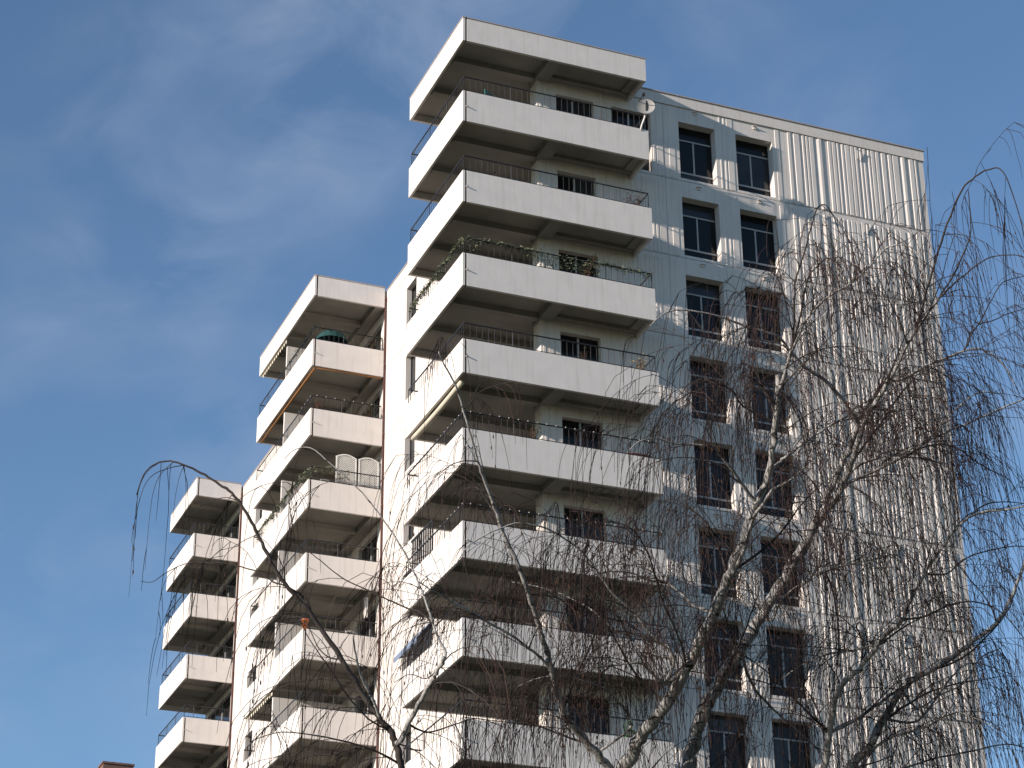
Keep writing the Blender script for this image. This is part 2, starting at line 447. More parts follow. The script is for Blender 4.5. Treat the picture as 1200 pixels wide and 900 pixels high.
def plant(name, label, x, y, k, r, h, leafmat, potmat, seed, z=None, n=120, group=None, cat='potted plant'):
    z = FL(k)+.34 if z is None else z
    t = thing(name, label, cat, (x, y, z), group); rr = random.Random(seed)
    p = MB(); p.lathe((0, 0, 0), [(.001, 0), (r*.42, 0), (r*.58, r*.8), (r*.62, r*.8), (r*.62, r*.9), (r*.5, r*.9), (.001, r*.84)]); p.build('pot', potmat, t, True)
    sd = MB(); sd.box(-r*.7, r*.7, -r*.7, r*.7, -.04, -.002); [sd.box(a*r*.6-.02, a*r*.6+.02, b*r*.6-.02, b*r*.6+.02, -.34, -.041) for a in (-1, 1) for b in (-1, 1)]; sd.build('stand', M_wire, t)
    st = MB(); lf = MB()
    for i in range(14):
        a = rr.uniform(0, 6.28); q = V((math.cos(a)*r*rr.uniform(.2, .9), math.sin(a)*r*rr.uniform(.2, .9), rr.uniform(.5, 1)*h))
        st.tube([V((0, 0, r*.8)), V((q.x*.4, q.y*.4, q.z*.6)), q], [.010, .007, .003], 3)
        for j in range(n//14):
            c = q*rr.uniform(.55, 1.05)+V((rr.gauss(0, .06), rr.gauss(0, .06), rr.gauss(0, .05)))
            c.z = max(c.z, r*.9)
            d = V((rr.gauss(0, 1), rr.gauss(0, 1), rr.gauss(0, .7))).normalized(); e = d.orthogonal().normalized()
            lf.quad(c, c+d*.05+e*.02, c+d*.10, c+d*.05-e*.02)
    st.build('stem', M_dry, t); o = lf.build('foliage', leafmat, t); o['kind'] = 'stuff'
    return t
def rail_pts(s, k, z=.56):
    e = .07; A, B = s['A'], s['B']; b = V((s['x'], s['y'], BZ(k)+z))
    return [b+V((A-e if s['idx'] == 1 else A-.14, e, 0)), b+V((e, e, 0)), b+V((e, B-e, 0))]
def along(pts, step, f0=0, f1=1):
    out = []; tot = sum((b-a).length for a, b in zip(pts, pts[1:])); d = f0*tot; acc = 0
    for a, b in zip(pts, pts[1:]):
        l = (b-a).length
        while d <= min(acc+l, f1*tot): out.append(a.lerp(b, (d-acc)/l)); d += step
        acc += l
    return out
def string_lights(name, label, s, k, seed, step=.30, f0=0, f1=1):
    rr = random.Random(seed); P = along(rail_pts(s, k), step/3, f0, f1); base = P[0].copy()
    t = thing(name, label, 'string lights', base, 'strings of bulbs on the balcony rails')
    w = MB(); w.tube([p-base+V((rr.gauss(0, .01), rr.gauss(0, .01), -.02+.03*abs(math.sin(i*1.05)))) for i, p in enumerate(P)], .012, 4); w.build('wire', M_wire, t)
    b = MB(); b.blob((0, 0, 0), .019, .019, .024, 6, 4); bm_ = b.mesh('bulb', M_bulb)
    for p in P[::3]: inst('bulb', bm_, t, p-base+V((-.03, -.03, .01)))
def garland(name, label, s, k, seed, m_, drop=.35, f0=0, f1=1, dens=9):
    rr = random.Random(seed); P = along(rail_pts(s, k), .06, f0, f1); base = P[0].copy()
    t = thing(name, label, 'garland', base); w = MB(); lf = MB(); w.tube([p-base for p in P], .014, 4)
    dr = .2
    for i, p in enumerate(P):
        dr = max(.04, min(drop, dr+rr.gauss(0, .09)))
        if i % 2 == 0: w.tube([p-base, p-base+V((rr.gauss(0, .02), -.03, -dr))], .005, 3)
        for j in range(dens):
            c = p-base+V((rr.gauss(0, .03), rr.gauss(-.02, .03), rr.uniform(-dr, .06)))
            d = V((rr.gauss(0, 1), rr.gauss(0, 1), rr.gauss(-.4, .8))).normalized(); e = d.orthogonal().normalized(); z = rr.uniform(.03, .06)
            lf.quad(c, c+d*z+e*z*.5, c+d*z*2, c+d*z-e*z*.5)
    w.build('wire', M_wire, t); o = lf.build('foliage', m_, t); o['kind'] = 'stuff'
S1, S2, S3 = STACKS
garland('leafy_garland', 'long pale leafy garland along the third balcony rail down in the right stack', S1, 3, 3, M_leaf, .50, 0, 1, 16)
garland('leafy_garland', 'pale leafy garland around the rail beside the white lattice screens', S2, 3, 5, M_leaf, .5, .12, .95, 10)
garland('leafy_garland', 'sparse green garland on the rail in front of the dark parasol', S2, 1, 6, M_leafd, .14, .0, .6, 3)
string_lights('string_lights', 'string of small bulbs on the dark rail above the red trough', S1, 5, 1)
string_lights('string_lights', 'string of small bulbs on the rail behind the arching birch branch', S1, 6, 2)
string_lights('string_lights', 'string of small bulbs on the middle-stack rail one level above the lattice screens', S2, 2, 4, .36, 0, .45)
# satellite dish
t = thing('satellite_dish', 'small white satellite dish clamped to the right end of the uppermost parapet', 'satellite dish', (6.22, -.03, BZ(1)))
f = MB(); f.tube([V((-.12, .04, -.06)), V((-.10, -.02, .12)), V((0, -.04, .40)), V((.05, -.02, .66))], .028, 6); f.build('mast', M_plastic, t, True)
dish = MB(); dv = V((-.30, -.92, .12)).normalized(); a_ = dv.orthogonal().normalized(); b_ = dv.cross(a_); c0 = V((.02, -.10, .78))
rings = []
for i in range(6):
    r = .012+.31*i/5; row = []
    for j in range(20):
        th = 2*math.pi*j/20; p = c0+a_*(r*math.cos(th))+b_*(r*.9*math.sin(th))+dv*(.10*(r/.36)**2-.04); row.append(tuple(p))
    rings.append(row)
for i in range(5):
    for j in range(20):
        j2 = (j+1) % 20; dish.quad(rings[i][j], rings[i][j2], rings[i+1][j2], rings[i+1][j])
o = dish.build('reflector', M_dish, t, True)
f = MB(); f.tube([c0-b_*.30, c0-b_*.18+dv*.42], .015, 5); f.build('feed_arm', M_wire, t)
f = MB(); q = c0+dv*.42-b_*.16; f.tube([q, q+dv*.12], .045, 8); f.tube([c0+V((.03, .0, -.14)), c0+V((.05, .02, .26))], .03, 6); f.build('receiver', M_wire, t)
# teal chair standing high on the top balcony
t = thing('garden_chair', 'teal slatted garden chair showing above the uppermost parapet near its corner', 'chair', (1.35, .55, FL(1)+.22), None, .5)
f = MB()
for sx in (-.25, .25):
    f.tube([V((sx, .22, -.25)), V((sx, .2, .35)), V((sx, .28, 1.12))], .022, 6); f.tube([V((sx, -.22, -.25)), V((sx, -.22, .38))], .022, 6)
    f.tube([V((sx, -.24, .58)), V((sx, .22, .6))], .02, 5)
f.build('frame', M_teal, t, True)
for i in range(5):
    f = MB(); z = .6+i*.115; y = .225+(z-.35)*.1; f.box(-.24, .24, y-.012, y+.012, z, z+.055); f.build('slat', M_teal, t)
f = MB(); f.box(-.25, .25, -.24, .22, .34, .37); f.build('seat', M_teal, t)
# plants, troughs and pots
plant('potted_plant', 'reddish potted flowers behind the uppermost rail left of the second dark window', 4.9, .45, 1, .22, .78, M_red, M_terra, 11)
plant('potted_plant', 'brown withered bushy plant at the right end of the second balcony down', 6.02, .42, 2, .34, 1.15, M_dry, M_terra, 12, n=260)
plant('potted_plant', 'straw yellow plant at the right end of the fourth balcony down', 5.98, .45, 4, .26, .98, M_yellow, M_terra, 13, n=200)
plant('potted_plant', 'dark bush behind the garland in front of the third window down', 4.3, .5, 3, .42, 1.35, M_leafd, M_terra, 14, n=320)
plant('potted_plant', 'dark shrub at the wall end of the middle stack beside the green garland', X2+2.55, Y2+.45, 1, .3, 1.05, M_leafd, M_terra, 15, n=200)
plant('potted_plant', 'dark spreading plant at the wall end one level above the lattice screens', X2+2.45, Y2+.45, 2, .34, 1.0, M_leafd, M_terra, 16, n=220)
plant('potted_plant', 'rusty orange plant at the balcony corner one level above the lattice screens', X2+.35, Y2+.35, 2, .24, .86, M_dry, M_terra, 17, n=160)
plant('potted_plant', 'green plant on the seventh balcony down beside the lit wall corner', 3.35, .5, 7, .3, 1.0, M_leafd, M_plastic, 18, n=220)
plant('potted_plant', 'bright green plant behind the eighth parapet down', 5.2, .4, 8, .2, .95, M_brightgreen, M_terra, 19, n=120)
t = thing('plant_trough', 'dull red oval trough at the right end of the fifth balcony down', 'planter', (5.75, .33, BZ(5)-.10))
f = MB(); f.lathe((0, 0, 0), [(.001, 0), (.20, 0), (.30, .22), (.32, .22), (.32, .25), (.27, .25), (.001, .2)], 16); o = f.build('bowl', M_red, t, True); o.scale = (1.5, .7, 1)
f = MB(); f.box(-.3, .3, -.12, .12, -.55, 0); f.build('stand', M_wire, t)
t = thing('terracotta_pot', 'round terracotta pot on the parapet corner of the middle stack behind the thin branch', 'pot', (X2+.10, Y2+.12, BZ(5)+.005))
f = MB(); f.lathe((0, 0, 0), [(.001, 0), (.08, 0), (.12, .30), (.14, .30), (.14, .38), (.10, .38), (.001, .34)], 14); f.build('pot', M_terra, t, True)
# parasol
t = thing('parasol', 'dark blue-green domed parasol showing over the parapet of the middle stack, uppermost level', 'parasol', (X2+1.0, Y2+.9, FL(1)+.12))
f = MB(); f.tube([V((0, 0, 0)), V((0, 0, 1.45))], .02, 6); f.build('pole', M_wire, t)
f = MB(); f.lathe((0, 0, 0), [(.62, .98), (.58, 1.14), (.45, 1.30), (.25, 1.41), (.02, 1.46)], 16); o = f.build('canopy', M_dgreen, t); o.modifiers.new('s', 'SOLIDIFY').thickness = .01
# lattice screens
for i, xx in enumerate((1.86, 2.74)):
    t = thing('lattice_screen', ('white arched lattice screen, the left one of the pair on the middle stack' if i == 0 else 'white arched lattice screen, the right one of the pair against the long wall'), 'screen', (xx, Y2+.34, FL(3)), 'white lattice screens')
    w, h = .80, 2.0; f = MB()
    f.box(0, .05, -.02, .02, 0, h-.10); f.box(w-.05, w, -.02, .02, 0, h-.10); f.box(.05, w-.05, -.018, .018, .9, .95); f.box(.05, w-.05, -.018, .018, 0, .06)
    pts = [V((w*j/10, 0, h-.12+.13*math.sin(math.pi*j/10))) for j in range(11)]; f.tube(pts, .032, 6)
    f.build('frame', M_plastic, t)
    f = MB(); stp = .085
    n = int((w+h)/stp)
    for sgn in (1, -1):
        for j in range(-n, n):
            c = j*stp; P = []
            for q in range(0, 41):
                xq = .05+(w-.1)*q/40; zq = sgn*xq*1.0+c
                if .06 < zq < h-.13+.11*math.sin(math.pi*xq/w): P.append(V((xq, .004*sgn, zq)))
            if len(P) > 1: f.tube([P[0], P[-1]], .011, 4, False)
    o = f.build('lattice', M_plastic, t); o['kind'] = 'stuff'
def chair(label, x, y, z, m_, rz=0, s=1):
    t = thing('plastic_chair', label, 'chair', (x, y, z), None, rz); t.scale = (s, s, s)
    f = MB(); f.box(-.24, .24, -.22, .22, .40, .43); f.build('seat', m_, t)
    f = MB(); f.tube([V((-.24, .2, .4)), V((-.24, .27, .92)), V((0, .28, .97)), V((.24, .27, .92)), V((.24, .2, .4))], .022, 6); f.box(-.22, .22, .25, .27, .70, .76); f.build('backrest', m_, t)
    for sx in (-.22, .22):
        for sy in (-.2, .2): f = MB(); f.tube([V((sx, sy, .4)), V((sx*1.1, sy*1.1, 0))], .02, 5); f.build('leg', m_, t)
chair('white garden chair beside the left lattice screen', X2+.98, Y2+.45, FL(3)+.08, M_plastic, .2, 1.0)
chair('white garden chair at the wall end two levels below the lattice screens', X2+2.1, Y2+.4, FL(5)+.05, M_plastic, .3)
chair('white garden chair near the lit wall corner of the uppermost balcony', 3.3, .45, FL(1)+.12, M_plastic, -.4)
chair('teal garden chair behind the second parapet down, left of its window', 2.2, .5, FL(2)+.22, M_teal, .3)
plant('potted_plant', 'small green shrub near the corner of the second balcony down', 1.3, .6, 2, .24, .95, M_leafd, M_terra, 31, n=160)
plant('potted_plant', 'thin green plant left of the window on the fifth balcony down', 2.4, .5, 5, .22, 1.0, M_leafd, M_plastic, 32, n=140)
plant('potted_plant', 'low dark plant in front of the fourth window down', 4.1, .45, 4, .22, .82, M_leafd, M_terra, 33, n=120)
# wind chime and awnings
t = thing('wind_chime', 'white wind chime hanging at the wall end one level below the lattice screens', 'wind chime', (X2+2.5, Y2+.5, BZ(5)+1.75))
f = MB(); f.lathe((0, 0, -.12), [(.001, 0), (.09, 0), (.07, .04), (.001, .05)], 10); f.build('cap', M_plastic, t)
for j in range(6):
    a = j*math.pi/3; f = MB(); f.tube([V((.06*math.cos(a), .06*math.sin(a), -.14)), V((.06*math.cos(a), .06*math.sin(a), -.75-.05*(j % 3)))], .016, 6); f.build('tube', M_plastic, t)
t = thing('rolled_awning', 'rolled cream awning slung under the left edge of the fourth balcony down', 'awning', (.16, 2.6, BZ(4)-BH-.02))
f = MB(); P = [V((0, y, -.07-.05*math.sin((y+2.1)/4.2*math.pi))) for y in [-2.1+4.2*i/12 for i in range(13)]]; f.tube(P, .085, 10); f.build('roll', M_cream, t, True)
t = thing('rolled_blind', 'orange-brown rolled blind along the underside edge of the top middle-stack balcony', 'blind', (X2+.15, Y2+.1, BZ(1)-BH))
f = MB(); f.tube([V((.0, 0, -.05)), V((0, 7.2, -.05))], .045, 8); f.build('roll', M_orange, t, True)
f = MB(); f.tube([V((.05, -.02, -.04)), V((2.6, -.02, -.04))], .035, 8); f.build('roll', M_orange, t, True)
for lab, k in (('scalloped cream valance under the left edge of the middle stack roof', 0), ('scalloped cream valance low on the middle stack behind the branches', 5)):
    zz = (GZ+RT_TOP-RBH) if k == 0 else BZ(k)-BH
    t = thing('awning_valance', lab, 'awning', (X2+.09, Y2+3.95, zz-.003)); f = MB(); n = 26; L_ = 3.5
    for i in range(n):
        y0 = L_*i/n; f.quad((0, y0, 0), (0, y0+L_/n, 0), (0, y0+L_/n, -.10), (0, y0+L_/n*.75, -.15), (0, y0+L_/n*.25, -.15), (0, y0, -.10)) if i % 2 == 0 else f.quad((0, y0, 0), (0, y0+L_/n, 0), (0, y0+L_/n, -.04), (0, y0, -.04))
    o = f.build('fringe', M_cream, t); o.modifiers.new('s', 'SOLIDIFY').thickness = .008
t = thing('side_sheet', 'added blue-grey sheet sloping from the sunny long wall, below the sixth balcony of the right stack', 'awning', (AX, 12.2, GZ-12.75))  # sloping blue-grey sheet added to give the wall its bluish patch
def sheet_pt(y, x, z): return V((x, y, z))
f = MB(); p = [sheet_pt(0, 0, 0), sheet_pt(2.3, 0, 0), sheet_pt(2.3, -.62, -.75), sheet_pt(0, -.62, -.75)]
f.quad(*p); f.quad(p[3], p[2], p[2]-V((0, 0, .16)), p[3]-V((0, 0, .16))); o = f.build('sheet', M_blue, t); o.modifiers.new('s', 'SOLIDIFY').thickness = .02
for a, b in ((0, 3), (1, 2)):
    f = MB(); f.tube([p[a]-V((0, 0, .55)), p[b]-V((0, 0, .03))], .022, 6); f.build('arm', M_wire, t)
t = thing('slatted_screen', 'dark vertical slatted screen behind the left rail of the sixth balcony down', 'screen', (.22, 3.0, FL(6)))
f = MB(); f.box(-.02, .02, 0, 1.9, 1.85, 1.92); f.box(-.02, .02, 0, 1.9, .05, .12); f.build('frame', M_wire, t)
sl_me = None
for i in range(10):
    if sl_me is None: f = MB(); f.box(-.015, .015, 0, .07, .121, 1.849); sl_me = f.mesh('slat', M_wire)
    inst('slat', sl_me, t, (0, .02+i*.19, 0))

# ------------------------------------------------------------------ distant brick block, only its chimney reaches the frame
M_brick = mat('brown_brick', (.20, .12, .10, 1), .9, .2, var=.3, vscale=6)
bb = thing('brick_block', 'far brown brick block with a capped chimney at the bottom left, behind the white tower', 'building', (4.3, 68.3, .42))
f = MB(); f.box(-.6, 22, .0, 14, 0, 34.2); f.build('wall', M_brick, bb)
f = MB(); f.box(-.8, 22.2, -.2, 14.2, 34.203, 34.5); f.build('roof', M_coping, bb)
f = MB(); f.box(0, 1.75, .5, 1.7, 34.502, 38.05)
f.box(-.06, 1.81, .44, 1.76, 38.052, 38.16); ch = f.build('chimney', M_brick, bb)
for i in range(4):
    f = MB(); f.lathe((.25+.42*i, 1.1, 38.163), [(.13, 0), (.10, .16), (.12, .17)], 10); f.build('chimney_pot', M_wire, ch)

# ------------------------------------------------------------------ birch trees
def at(px, py, d):
    return CAM + (FWD + RT*((px-600)/FPX) + UP*((450-py)/FPX))*d
M_bark = mat('birch_bark', (.42, .41, .40, 1), .8, .2, vscale=7, c2=(.20, .19, .185, 1), bump=.5, bscale=60)
bt = M_bark.node_tree; b_n = bt.nodes['Principled BSDF']
wv = bt.nodes.new('ShaderNodeTexNoise'); wv.inputs['Scale'].default_value = 9; wv.inputs['Detail'].default_value = 3
gg = bt.nodes.new('ShaderNodeNewGeometry'); mpp = bt.nodes.new('ShaderNodeMapping'); mpp.inputs['Scale'].default_value = (.7, .7, 3.5)
bt.links.new(gg.outputs['Position'], mpp.inputs['Vector']); bt.links.new(mpp.outputs[0], wv.inputs['Vector'])
mrr = bt.nodes.new('ShaderNodeMapRange'); mrr.inputs[1].default_value = .56; mrr.inputs[2].default_value = .66; bt.links.new(wv.outputs[0], mrr.inputs[0])
mxx = bt.nodes.new('ShaderNodeMix'); mxx.data_type = 'RGBA'; bt.links.new(mrr.outputs[0], mxx.inputs['Factor'])
src = b_n.inputs['Base Color'].links[0].from_socket; bt.links.new(src, mxx.inputs['A']); mxx.inputs['B'].default_value = (.035, .03, .028, 1)
bt.links.new(mxx.outputs['Result'], b_n.inputs['Base Color'])
M_branch = mat('dark_branch_bark', (.055, .046, .042, 1), .8, .2, vscale=10, c2=(.025, .021, .020, 1))
M_twig = mat('reddish_twig', (.062, .032, .024, 1), .7, .2, vscale=1.5, c2=(.020, .015, .014, 1))
M_catkin = mat('dry_catkin', (.05, .03, .02, 1), .9, .1)

def catmull(P, n=4):
    out = []
    for i in range(len(P)-1):
        p0 = P[max(i-1, 0)]; p1 = P[i]; p2 = P[i+1]; p3 = P[min(i+2, len(P)-1)]
        for k in range(n):
            t_ = k/n
            out.append(.5*((2*p1)+(p2-p0)*t_+(2*p0-5*p1+4*p2-p3)*t_*t_+(3*p1-p0-3*p2+p3)*t_**3))
    out.append(P[-1]); return out

class Tree:
    def __init__(s, name, label, base, depth, seed, bl=1.0, second=True):
        s.bl = bl; s.second = second
        s.rr = random.Random(seed); s.root = thing(name, label, 'tree', base); s.base = V(base)
        s.tw = MB(); s.ck = MB(); s.br = MB(); s.nodes = []; s.depth = depth; s.ntw = 0
    def limb(s, pts, r0, r1, dd=0, d0=None, name='branch', dens=1.0, m_=None, tail=None, sub=True):
        rr = s.rr; px0 = pts[0]
        if s.nodes and d0 is None:
            nd = min(s.nodes, key=lambda n: (n[0]-px0[0])**2+(n[1]-px0[1])**2); start = nd[2]; d0 = nd[3]
            rmax = nd[4]
        else: start = None; rmax = 1e9
        k = len(pts); P = []
        for i, (a, b) in enumerate(pts):
            d = d0+dd*(i/max(1, k-1))
            P.append(at(a, b, d))
        if start is not None:
            P[0] = start.copy()
        if tail: P = [V(t_) for t_ in tail]+P
        C = catmull(P, 4)
        r0m = min(r0*.60*d0/FPX, rmax*.95); r1m = r1*.60*d0/FPX
        n = len(C); R = [(r0m+(r1m-r0m)*(i/(n-1))**.8)*(1+rr.gauss(0, .035)) for i in range(n)]
        jit = [V((rr.gauss(0, 1), rr.gauss(0, 1), rr.gauss(0, 1)))*.012 for _ in range(n)]
        C = [c+(j*min(.8, R[i_]/.05) if 0 < i < n-1 else j*0) for i, (i_, c, j) in enumerate(zip(range(n), C, jit))]
        f = MB(); f.tube([c-s.base for c in C], R, 10 if r0 > 5 else 6)
        f.build(name, m_ or (M_bark if r0 > 2.9 else M_branch), s.root, True)
        for i, c in enumerate(C):
            q = c-CAM; z = q.dot(FWD); s.nodes.append((600+FPX*q.dot(RT)/z, 450-FPX*q.dot(UP)/z, c, z, R[i]))
        if sub:
            s.sprout(C, R, dens)
            if s.second: s.secondary(C, R, dens)
        return C
    def secondary(s, C, R, dens):
        rr = s.rr; acc = rr.uniform(0, .6)
        for i in range(2, len(C)):
            seg = C[i]-C[i-1]; acc += seg.length
            if R[i] < .009: break
            while acc > .62/max(.5, dens):
                acc -= .62/max(.5, dens)*rr.uniform(.7, 1.4)
                t_ = seg.normalized(); q = C[i]-CAM
                py = 450-FPX*q.dot(UP)/q.dot(FWD); px = 600+FPX*q.dot(RT)/q.dot(FWD)
                if q.z < 2 or (px < 850 and py < 700): continue
                d = (t_*.7+V((rr.gauss(0, 1), rr.gauss(0, 1), rr.uniform(-.1, .5))).normalized()*.8).normalized()
                ln = rr.uniform(.7, 2.3)*min(1, .5+R[i]/.05); n = max(5, int(ln/.16)); P = [C[i].copy()]
                tw_ = V((rr.gauss(0, .03), rr.gauss(0, .03), 0))
                for k in range(n):
                    d = (d+V((0, 0, .05-.17*k/n))+tw_+V((rr.gauss(0, .09), rr.gauss(0, .09), rr.gauss(0, .07)))).normalized(); P.append(P[-1]+d*.16)
                r_ = min(R[i]*.5, .017); RR = [max(.003, r_*(1-.85*k/n)) for k in range(n+1)]
                s.br.tube([p-s.base for p in P], RR, 5, False)
                s.sprout(P, RR, .8)
    def fac(s, p):
        if not s.second: return 1
        q = p-CAM; x = 600+FPX*q.dot(RT)/q.dot(FWD); y = 450-FPX*q.dot(UP)/q.dot(FWD)
        if x > 1090: return .65
        if x > 860: return 1.3
        return 1.3 if y > 600 else .9
    def sprout(s, C, R, dens):
        rr = s.rr; acc = 0
        for i in range(1, len(C)):
            seg = C[i]-C[i-1]; l = seg.length
            thin = 1-min(1, R[i]/.045)
            acc += l*dens*(1.0+3.2*thin)*s.fac(C[i])
            while acc > 0:
                acc -= rr.uniform(.5, 1.5)
                p = C[i-1].lerp(C[i], rr.random())
                if (p-CAM).z < 3: continue
                t_ = seg.normalized(); q_ = p-CAM; py_ = 450-FPX*q_.dot(UP)/q_.dot(FWD)
                up_ = (.40 if py_ > 480 else -.05 if py_ > 310 else -.6) if s.second else -.1
                ax = V((rr.gauss(0, 1), rr.gauss(0, 1), rr.gauss(0, .5)))
                d = (t_*rr.uniform(.4, 1.0)+ax.normalized()*rr.uniform(.5, 1.0)+V((0, 0, up_))).normalized()
                if not s.second and 600+FPX*q_.dot(RT)/q_.dot(FWD) < 262:
                    s.twig(p, V((0, 0, -1)), .8); continue
                s.branchlet(p, d, rr.uniform(.4, 1.6)*s.bl*((.62 if py_ > 310 else .30) if py_ < 400 and s.second else 1), min(R[i]*.5, .0075))
    def branchlet(s, p, d, length, r):
        rr = s.rr; st = .12; n = max(4, int(length/st)); P = [p.copy()]; wob = V((rr.gauss(0, .03), rr.gauss(0, .03), 0))
        for i in range(n):
            if not s.second: d.z -= .12
            d = (d+V((0, 0, -.085-.10*i/n))+wob*.4+V((rr.gauss(0, .05), rr.gauss(0, .05), rr.gauss(0, .04)))).normalized()
            P.append(P[-1]+d*st)
            if i > 0:
                s.twig(P[-1], d)
                if rr.random() < .35: s.twig(P[-1], d)
        s.br.tube([q-s.base for q in P], [max(.0026, r*(1-.8*i/n)) for i in range(len(P))], 4, False)
        s.twig(P[-1], d, 1.3)
    def twig(s, p, d, k=1.0):
        rr = s.rr; s.ntw += 1
        L_ = rr.uniform(.25, 1.25)*k; n = 5; st = L_/n; P = [p.copy()]
        d = (d+V((rr.gauss(0, .55), rr.gauss(0, .55), rr.gauss(-.1, .3)))).normalized()
        for i in range(n):
            d = (d+V((rr.gauss(0, .07), rr.gauss(0, .07), -.85))).normalized(); P.append(P[-1]+d*st)
        s.tw.tube([q-s.base for q in P], [.0034, .0033, .0030, .0027, .0023, .0018], 3, False)
        if rr.random() < .24:
            q = P[rr.choice((3, 4, 5))]-s.base; s.ck.blob((q.x, q.y, q.z-.02), .008, .008, .024, 4, 3)
    def finish(s):
        o = s.br.build('branchlets', M_branch, s.root, True); o['kind'] = 'stuff'
        o = s.tw.build('twigs', M_twig, s.root); o['kind'] = 'stuff'
        o = s.ck.build('catkins', M_catkin, s.root); o['kind'] = 'stuff'
        print('twigs', s.ntw, 'tris', (len(s.tw.f)+len(s.br.f)+len(s.ck.f))*2)

D = 24.0
b0 = at(835, 1190, D); fb = V((b0.x, b0.y, 0))
big = Tree('birch_tree', 'large bare weeping birch with several pale stems in front of the ribbed wall', fb, D, 5)
# trunk foot (below the frame)
f = MB(); f.tube([V((0, 0, -.1)), V((.02, 0, .4)), V((0, .05, 1.5)), V((.05, 0, 2.8)), b0-fb], [.34, .25, .20, .15, .12], 14); f.build('trunk', M_bark, big.root, True)
q = b0-CAM; big.nodes.append((835, 1190, b0, D, .13))
Lm = big.limb
# stem 1 (leans right)
Lm([(835,1190),(800,980),(803,915),(810,883),(823,837),(833,817),(847,793),(867,760),(893,720),(920,677),(943,637),(963,603)], 17, 10, .6, name='stem', dens=.35)
Lm([(963,603),(968,585),(983,553),(997,520),(1005,495)], 9.5, 5, .4, dens=.5)
Lm([(963,603),(978,585),(992,560),(1003,525),(1014,490),(1027,470)], 8, 4.5, -.5, dens=.6)
Lm([(1027,470),(1045,440),(1060,410),(1075,385),(1100,350)], 4.5, 2.4, -.4, dens=1)
Lm([(1005,495),(1015,475),(1040,450),(1060,443),(1085,428),(1107,420),(1130,411),(1153,410),(1178,430),(1195,462)], 3.8, 1.2, .5)
Lm([(1100,350),(1108,337),(1117,323),(1128,300),(1137,275),(1137,250),(1135,225)], 2.2, 1.0, .3)
Lm([(1075,385),(1087,337),(1097,303),(1110,263),(1127,223),(1143,207),(1157,199),(1172,198),(1183,217),(1197,262),(1204,300)], 2.6, .9, -.5, dens=.8)
Lm([(1005,495),(1000,488),(983,463),(965,445),(943,430),(925,410),(910,393),(873,382),(840,370),(800,363),(778,368),(762,382)], 5.2, 1.0, -1.2, dens=.8)
Lm([(983,553),(990,565),(1005,545),(1030,536),(1053,533),(1078,520),(1097,505),(1122,478),(1147,460),(1172,462)], 3.4, 1.0, -.8)
Lm([(967,590),(985,575),(1000,563),(1050,540),(1085,518),(1108,507),(1133,497),(1165,482),(1200,468)], 4.2, 1.4, .7)
Lm([(1050,540),(1087,523),(1117,523),(1147,543),(1165,553),(1183,563),(1196,585)], 2.2, .8, .5)
Lm([(1100,350),(1115,335),(1133,320),(1150,307),(1167,300),(1197,300),(1215,315)], 2.0, .8, -.6)
Lm([(1107,420),(1130,410),(1139,390),(1147,380),(1160,355),(1173,333),(1185,327),(1205,323)], 2.2, .8, .8)
Lm([(1147,380),(1165,375),(1180,368),(1200,362)], 1.3, .8, .2)
# stem 2
Lm([(835,1190),(760,990),(728,915),(740,885),(753,860),(766,843),(780,827),(803,787),(820,750),(837,720),(853,677),(867,643),(883,597)], 16, 8.5, -.9, name='stem', dens=.4)
Lm([(883,597),(900,557),(907,517),(911,477),(912,440)], 8, 5.2, -.3, dens=.6)
Lm([(912,440),(913,457),(922,430),(927,413),(943,377),(960,357),(977,343),(1000,330),(1027,303),(1040,290),(1057,287),(1073,295),(1085,325)], 4.6, 1.0, -.6)
Lm([(927,413),(930,380),(931,352),(932,330),(943,295),(950,268),(957,245),(966,240),(975,250),(985,275)], 2.6, .8, .4)
Lm([(927,413),(938,370),(943,340),(949,322),(957,313),(970,303),(985,313),(992,335)], 2.4, .8, -.5)
Lm([(900,557),(910,545),(920,537),(940,520),(960,507),(980,495),(1000,490)], 4.0, 2.0, .3)
Lm([(853,677),(868,655),(880,613),(895,590),(905,575),(930,560),(945,545)], 5, 1.6, -.6)
Lm([(883,587),(870,568),(860,553),(845,535),(830,523),(793,520),(770,514),(750,517),(735,530)], 4.0, .9, -.9, dens=1.1)
Lm([(907,473),(898,458),(880,443),(868,440)], 2.5, 1, -.3)
Lm([(883,493),(870,475),(860,460),(848,452),(837,450),(822,446),(808,449),(798,462)], 2.4, .9, -.4, dens=1.4)
Lm([(803,787),(780,800),(765,790),(750,777),(725,779),(700,782),(680,790)], 4, 1.2, -.6, dens=1)
Lm([(837,720),(815,710),(800,697),(783,683),(760,665),(743,653),(722,660)], 4.2, 1.2, .9, dens=1.2)
Lm([(783,683),(760,680),(742,672),(715,670),(690,676)], 2.6, .9, .4, dens=1.2)
Lm([(853,677),(842,640),(825,610),(800,590),(785,585),(770,592)], 2.6, .9, .6, dens=1.4)
